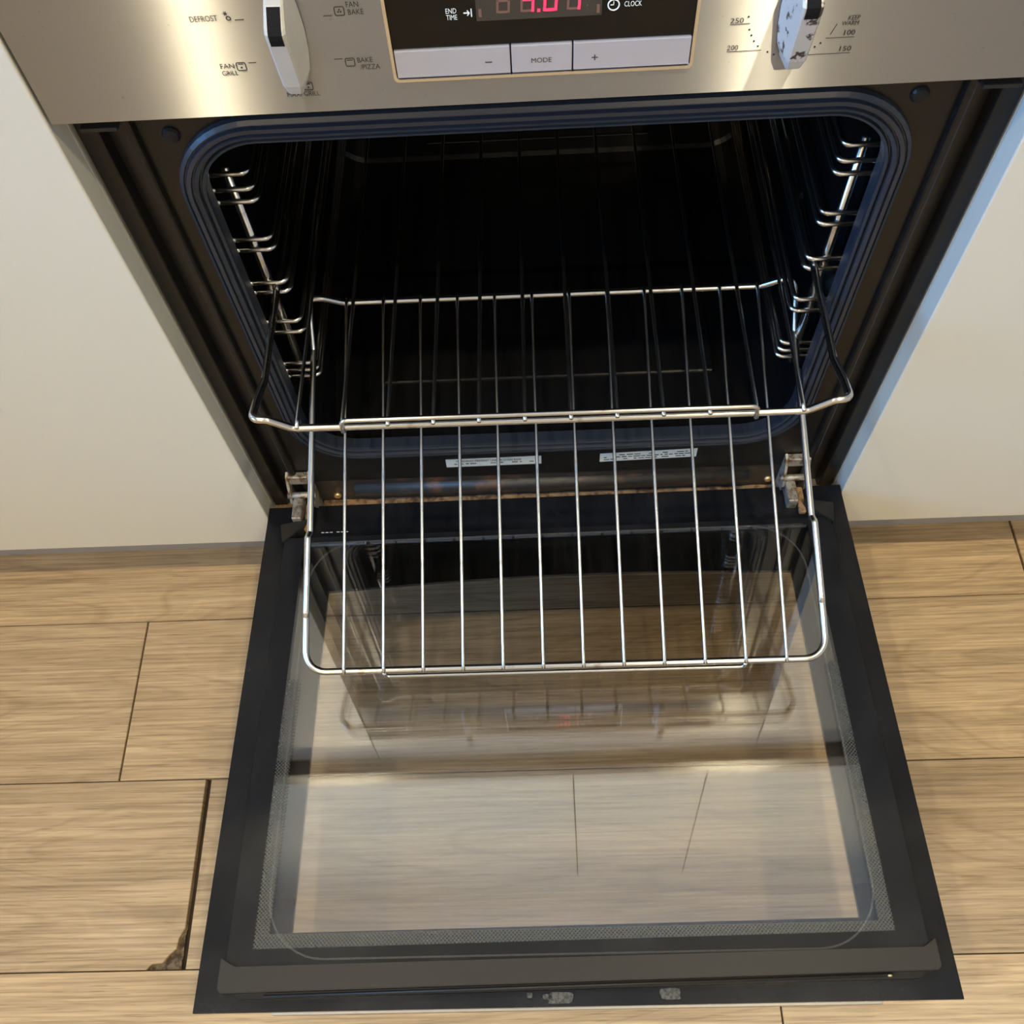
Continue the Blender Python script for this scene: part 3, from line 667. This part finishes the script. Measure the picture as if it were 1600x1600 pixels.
# charcoal closing bar along the free end, with mitred ends and an undercut groove
TX0, TX1 = -0.2760, 0.2815
bar = prism('closing_bar', [(TX0, -0.4590), (TX0 + 0.003, -0.4620), (TX1 - 0.003, -0.4555), (TX1, -0.4530), (TX1, -0.4330), (TX1 - 0.010, -0.4400), (TX0 + 0.012, -0.4440), (TX0, -0.4365)], 0.0003, 0.0152, XY, M['trim'], bev=0.0006); dsub(bar)
dsub(prism('bar_foot', [(TX0 + 0.010, -0.4610), (TX0 + 0.016, -0.4655), (TX1 - 0.016, -0.4600), (TX1 - 0.006, -0.4545)], 0.0003, 0.0070, XY, M['black'], bev=0.0004))
dsub(tube('groove_bead', [(TX0 + 0.036, -0.4642, 0.0090), (TX1 - 0.036, -0.4575, 0.0090)], 0.0012, M['trim'], seg=8))
bs = lathe('screw', [(0.0004, 0.0), (0.0020, 0.0), (0.0020, 0.0012), (0.0004, 0.0016)], M['brass'], seg=12); bs.data.transform(Matrix.Translation((0.243, -0.4578, 0.0095)) @ Matrix.Rotation(math.radians(90), 4, 'X')); dsub(bs)
# steel edge under the glass at the free end
dsub(box('edge_strip', -0.236, 0.238, -DL - 0.0018, -DL + 0.012, -0.0100, -0.0048, M['edge'], bev=0.0005))
for a, b in ((-A, -0.237), (0.239, A)): dsub(box('edge_cap', a, b, -DL + 0.001, -DL + 0.012, -0.0120, -0.0048, M['black']))
for s in (-1, 1): xs_ = sorted((s * (A - 0.004), s * (A - 0.014))); dsub(box('side_rail', xs_[0], xs_[1], -DL + 0.014, -0.02, -0.0150, -0.0048, M['black']))
# corner clips at the hinge end
for s in (-1, 1):
    xo = IX0 if s < 0 else IX1
    dsub(prism('corner_clip', [(xo + s * 0.006, -0.030), (xo - s * 0.022, -0.024), (xo - s * 0.018, -0.034), (xo + s * 0.002, -0.052)], 0.0003, 0.0140, XY, M['trim'], bev=0.0006))
# dashes printed beside the left hinge
for k in range(6):
    x = -0.2390 + 0.0044 * k + (0.003 if k > 2 else 0); dsub(box('printed_dash', x, x + 0.0030, -0.0336, -0.0328, 0.0, 0.0003, M['white']))
# dried glue patches on the free edge
random.seed(11)
def patch(xc, uc, w, h):
    pts = []
    n = 26
    for k in range(n):
        a = 2 * math.pi * k / n; cxx, sxx = math.cos(a), math.sin(a)
        q = 1.0 / max(abs(cxx), abs(sxx)) ** 0.7 * random.uniform(0.86, 1.0)
        pts.append((xc + w / 2 * cxx * q, uc + h / 2 * sxx * q))
    dsub(prism('glue_residue', pts, 0.0001, 0.0006, XY, M['glue']))
patch(-0.0085, -0.4682, 0.021, 0.0088); patch(0.0765, -0.4668, 0.017, 0.0085); patch(-0.0325, -0.4660, 0.0045, 0.004); patch(-0.0185, -0.4672, 0.008, 0.004)
# hinges
for s in (-1, 1):
    xh = (-0.2505 if s < 0 else 0.2550)
    h = empty('hinge'); h.parent = oven; h.location = (xh - OX, 0.0, 0.0)
    bm = bmesh.new()
    outl = [(0.0215, 0.228), (0.0215, 0.160), (0.0160, 0.158), (0.0050, 0.182), (0.0020, 0.196), (0.0080, 0.212), (0.0150, 0.226)]
    def cheek(x0, x1):
        a = [bm.verts.new((x0, y, z - 0.155)) for y, z in outl]; b = [bm.verts.new((x1, y, z - 0.155)) for y, z in outl]
        bm.faces.new(a); bm.faces.new(b[::-1])
        for i in range(len(a)): k = (i + 1) % len(a); bm.faces.new((a[i], b[i], b[k], a[k]))
    cheek(-0.0125, -0.0100); 
    bm_h = bm_obj('cheek', bm, M['hinge'], h); bm = bmesh.new(); cheek(0.0100, 0.0125); bm_obj('cheek', bm, M['hinge'], h)
    box('yoke', -0.0099, 0.0099, 0.0140, 0.0215, 0.060, 0.073, M['hinge'], h, bev=0.001)
    box('arm', -0.0095, -0.0035 + 0.004, -0.018, 0.012, 0.0300, 0.0460, M['hinge'], h, bev=0.0015)
    tube('pin', [(-0.0145, 0.0085, 0.048), (0.0145, 0.0085, 0.048)], 0.0035, M['hinge'], h)
    box('latch', 0.0020, 0.0090, -0.026, 0.004, 0.0290, 0.0370, M['rust'], h, bev=0.0015)

# ================================================================== WIRE RACKS
def rack(name, guard_end, loc, tilt, yaw, label):
    e = empty(name, loc, (0, 0, 0)); tag(e, label, 'oven rack', 'chromed wire oven racks')
    e.rotation_mode = 'XYZ'; e.rotation_euler = (tilt, 0.0, yaw)
    s, L, R = 0.034, 0.335, 0.0030
    half = [(0, 0, 0), (6.5 * s, 0, 0), (6.5 * s, 0.047, 0.0), (6.48 * s, 0.051, 0.0032), (6.46 * s, 0.116, 0.0032), (6.42 * s, 0.121, 0.0002), (6.40 * s, L - 0.045, 0.0), (6.43 * s, L - 0.020, 0.0075), (6.43 * s, L - 0.0005, 0.0124), (6.10 * s, L, 0.0118), (5.60 * s, L, -0.0005), (0, L, -0.0005)]
    rad = [0, 0.018, 0.004, 0.004, 0.004, 0.004, 0.01, 0.02, 0.012, 0.008, 0.008, 0]
    a = fillet(half, rad, 6)
    loop = a[:-1] + [Vector((-p.x, p.y, p.z)) for p in a[::-1]][:-1]
    # drop coincident points
    lp = [loop[0]]
    for p in loop[1:]:
        if (p - lp[-1]).length > 1e-5: lp.append(p)
    tube('frame', lp, R, M['rustchrome'], e, seg=12, closed=True)
    wm = None
    for k in range(12):
        x = (k - 5.5) * s
        if wm is None:
            o = tube('wire', [(0, -0.0025, 0.0040), (0, 0.004, 0.0042), (0, L - 0.004, 0.0036), (0, L + 0.0028, 0.0030)], 0.0015, M['rustchrome'], e, seg=8); wm = o.data
        else:
            o = bpy.data.objects.new('wire', wm); C.objects.link(o); o.parent = e
        o.location = (x, 0, 0)
    if guard_end == 'eared':
        g = fillet([(-4.5 * s, L + 0.003, -0.003), (-4.5 * s, L + 0.0015, 0.0095), (4.5 * s, L + 0.0015, 0.0095), (4.5 * s, L + 0.003, -0.003)], 0.005, 5)
    else:
        g = fillet([(-4.5 * s, -0.002, 0.001), (-4.5 * s, -0.0050, -0.0058), (4.5 * s, -0.0050, -0.0058), (4.5 * s, -0.002, 0.001)], 0.004, 5)
    tube('guard_wire', g, 0.0019, M['rustchrome'], e, seg=8)
    return e
rack('oven_rack', 'plain', (0.0106, -0.2102, 0.2770 - 0.0036), 0.323, -0.0027, 'lower chrome wire rack pulled far out and drooping over the open door')
up = (0.0038, -0.0860, 0.4632 - 0.0034)
rack('oven_rack', 'eared', (up[0] - 0.335 * math.sin(-0.004), up[1] + 0.335, up[2]), 0.0, math.pi - 0.004, 'upper chrome wire rack lying level, its raised end at the oven mouth')
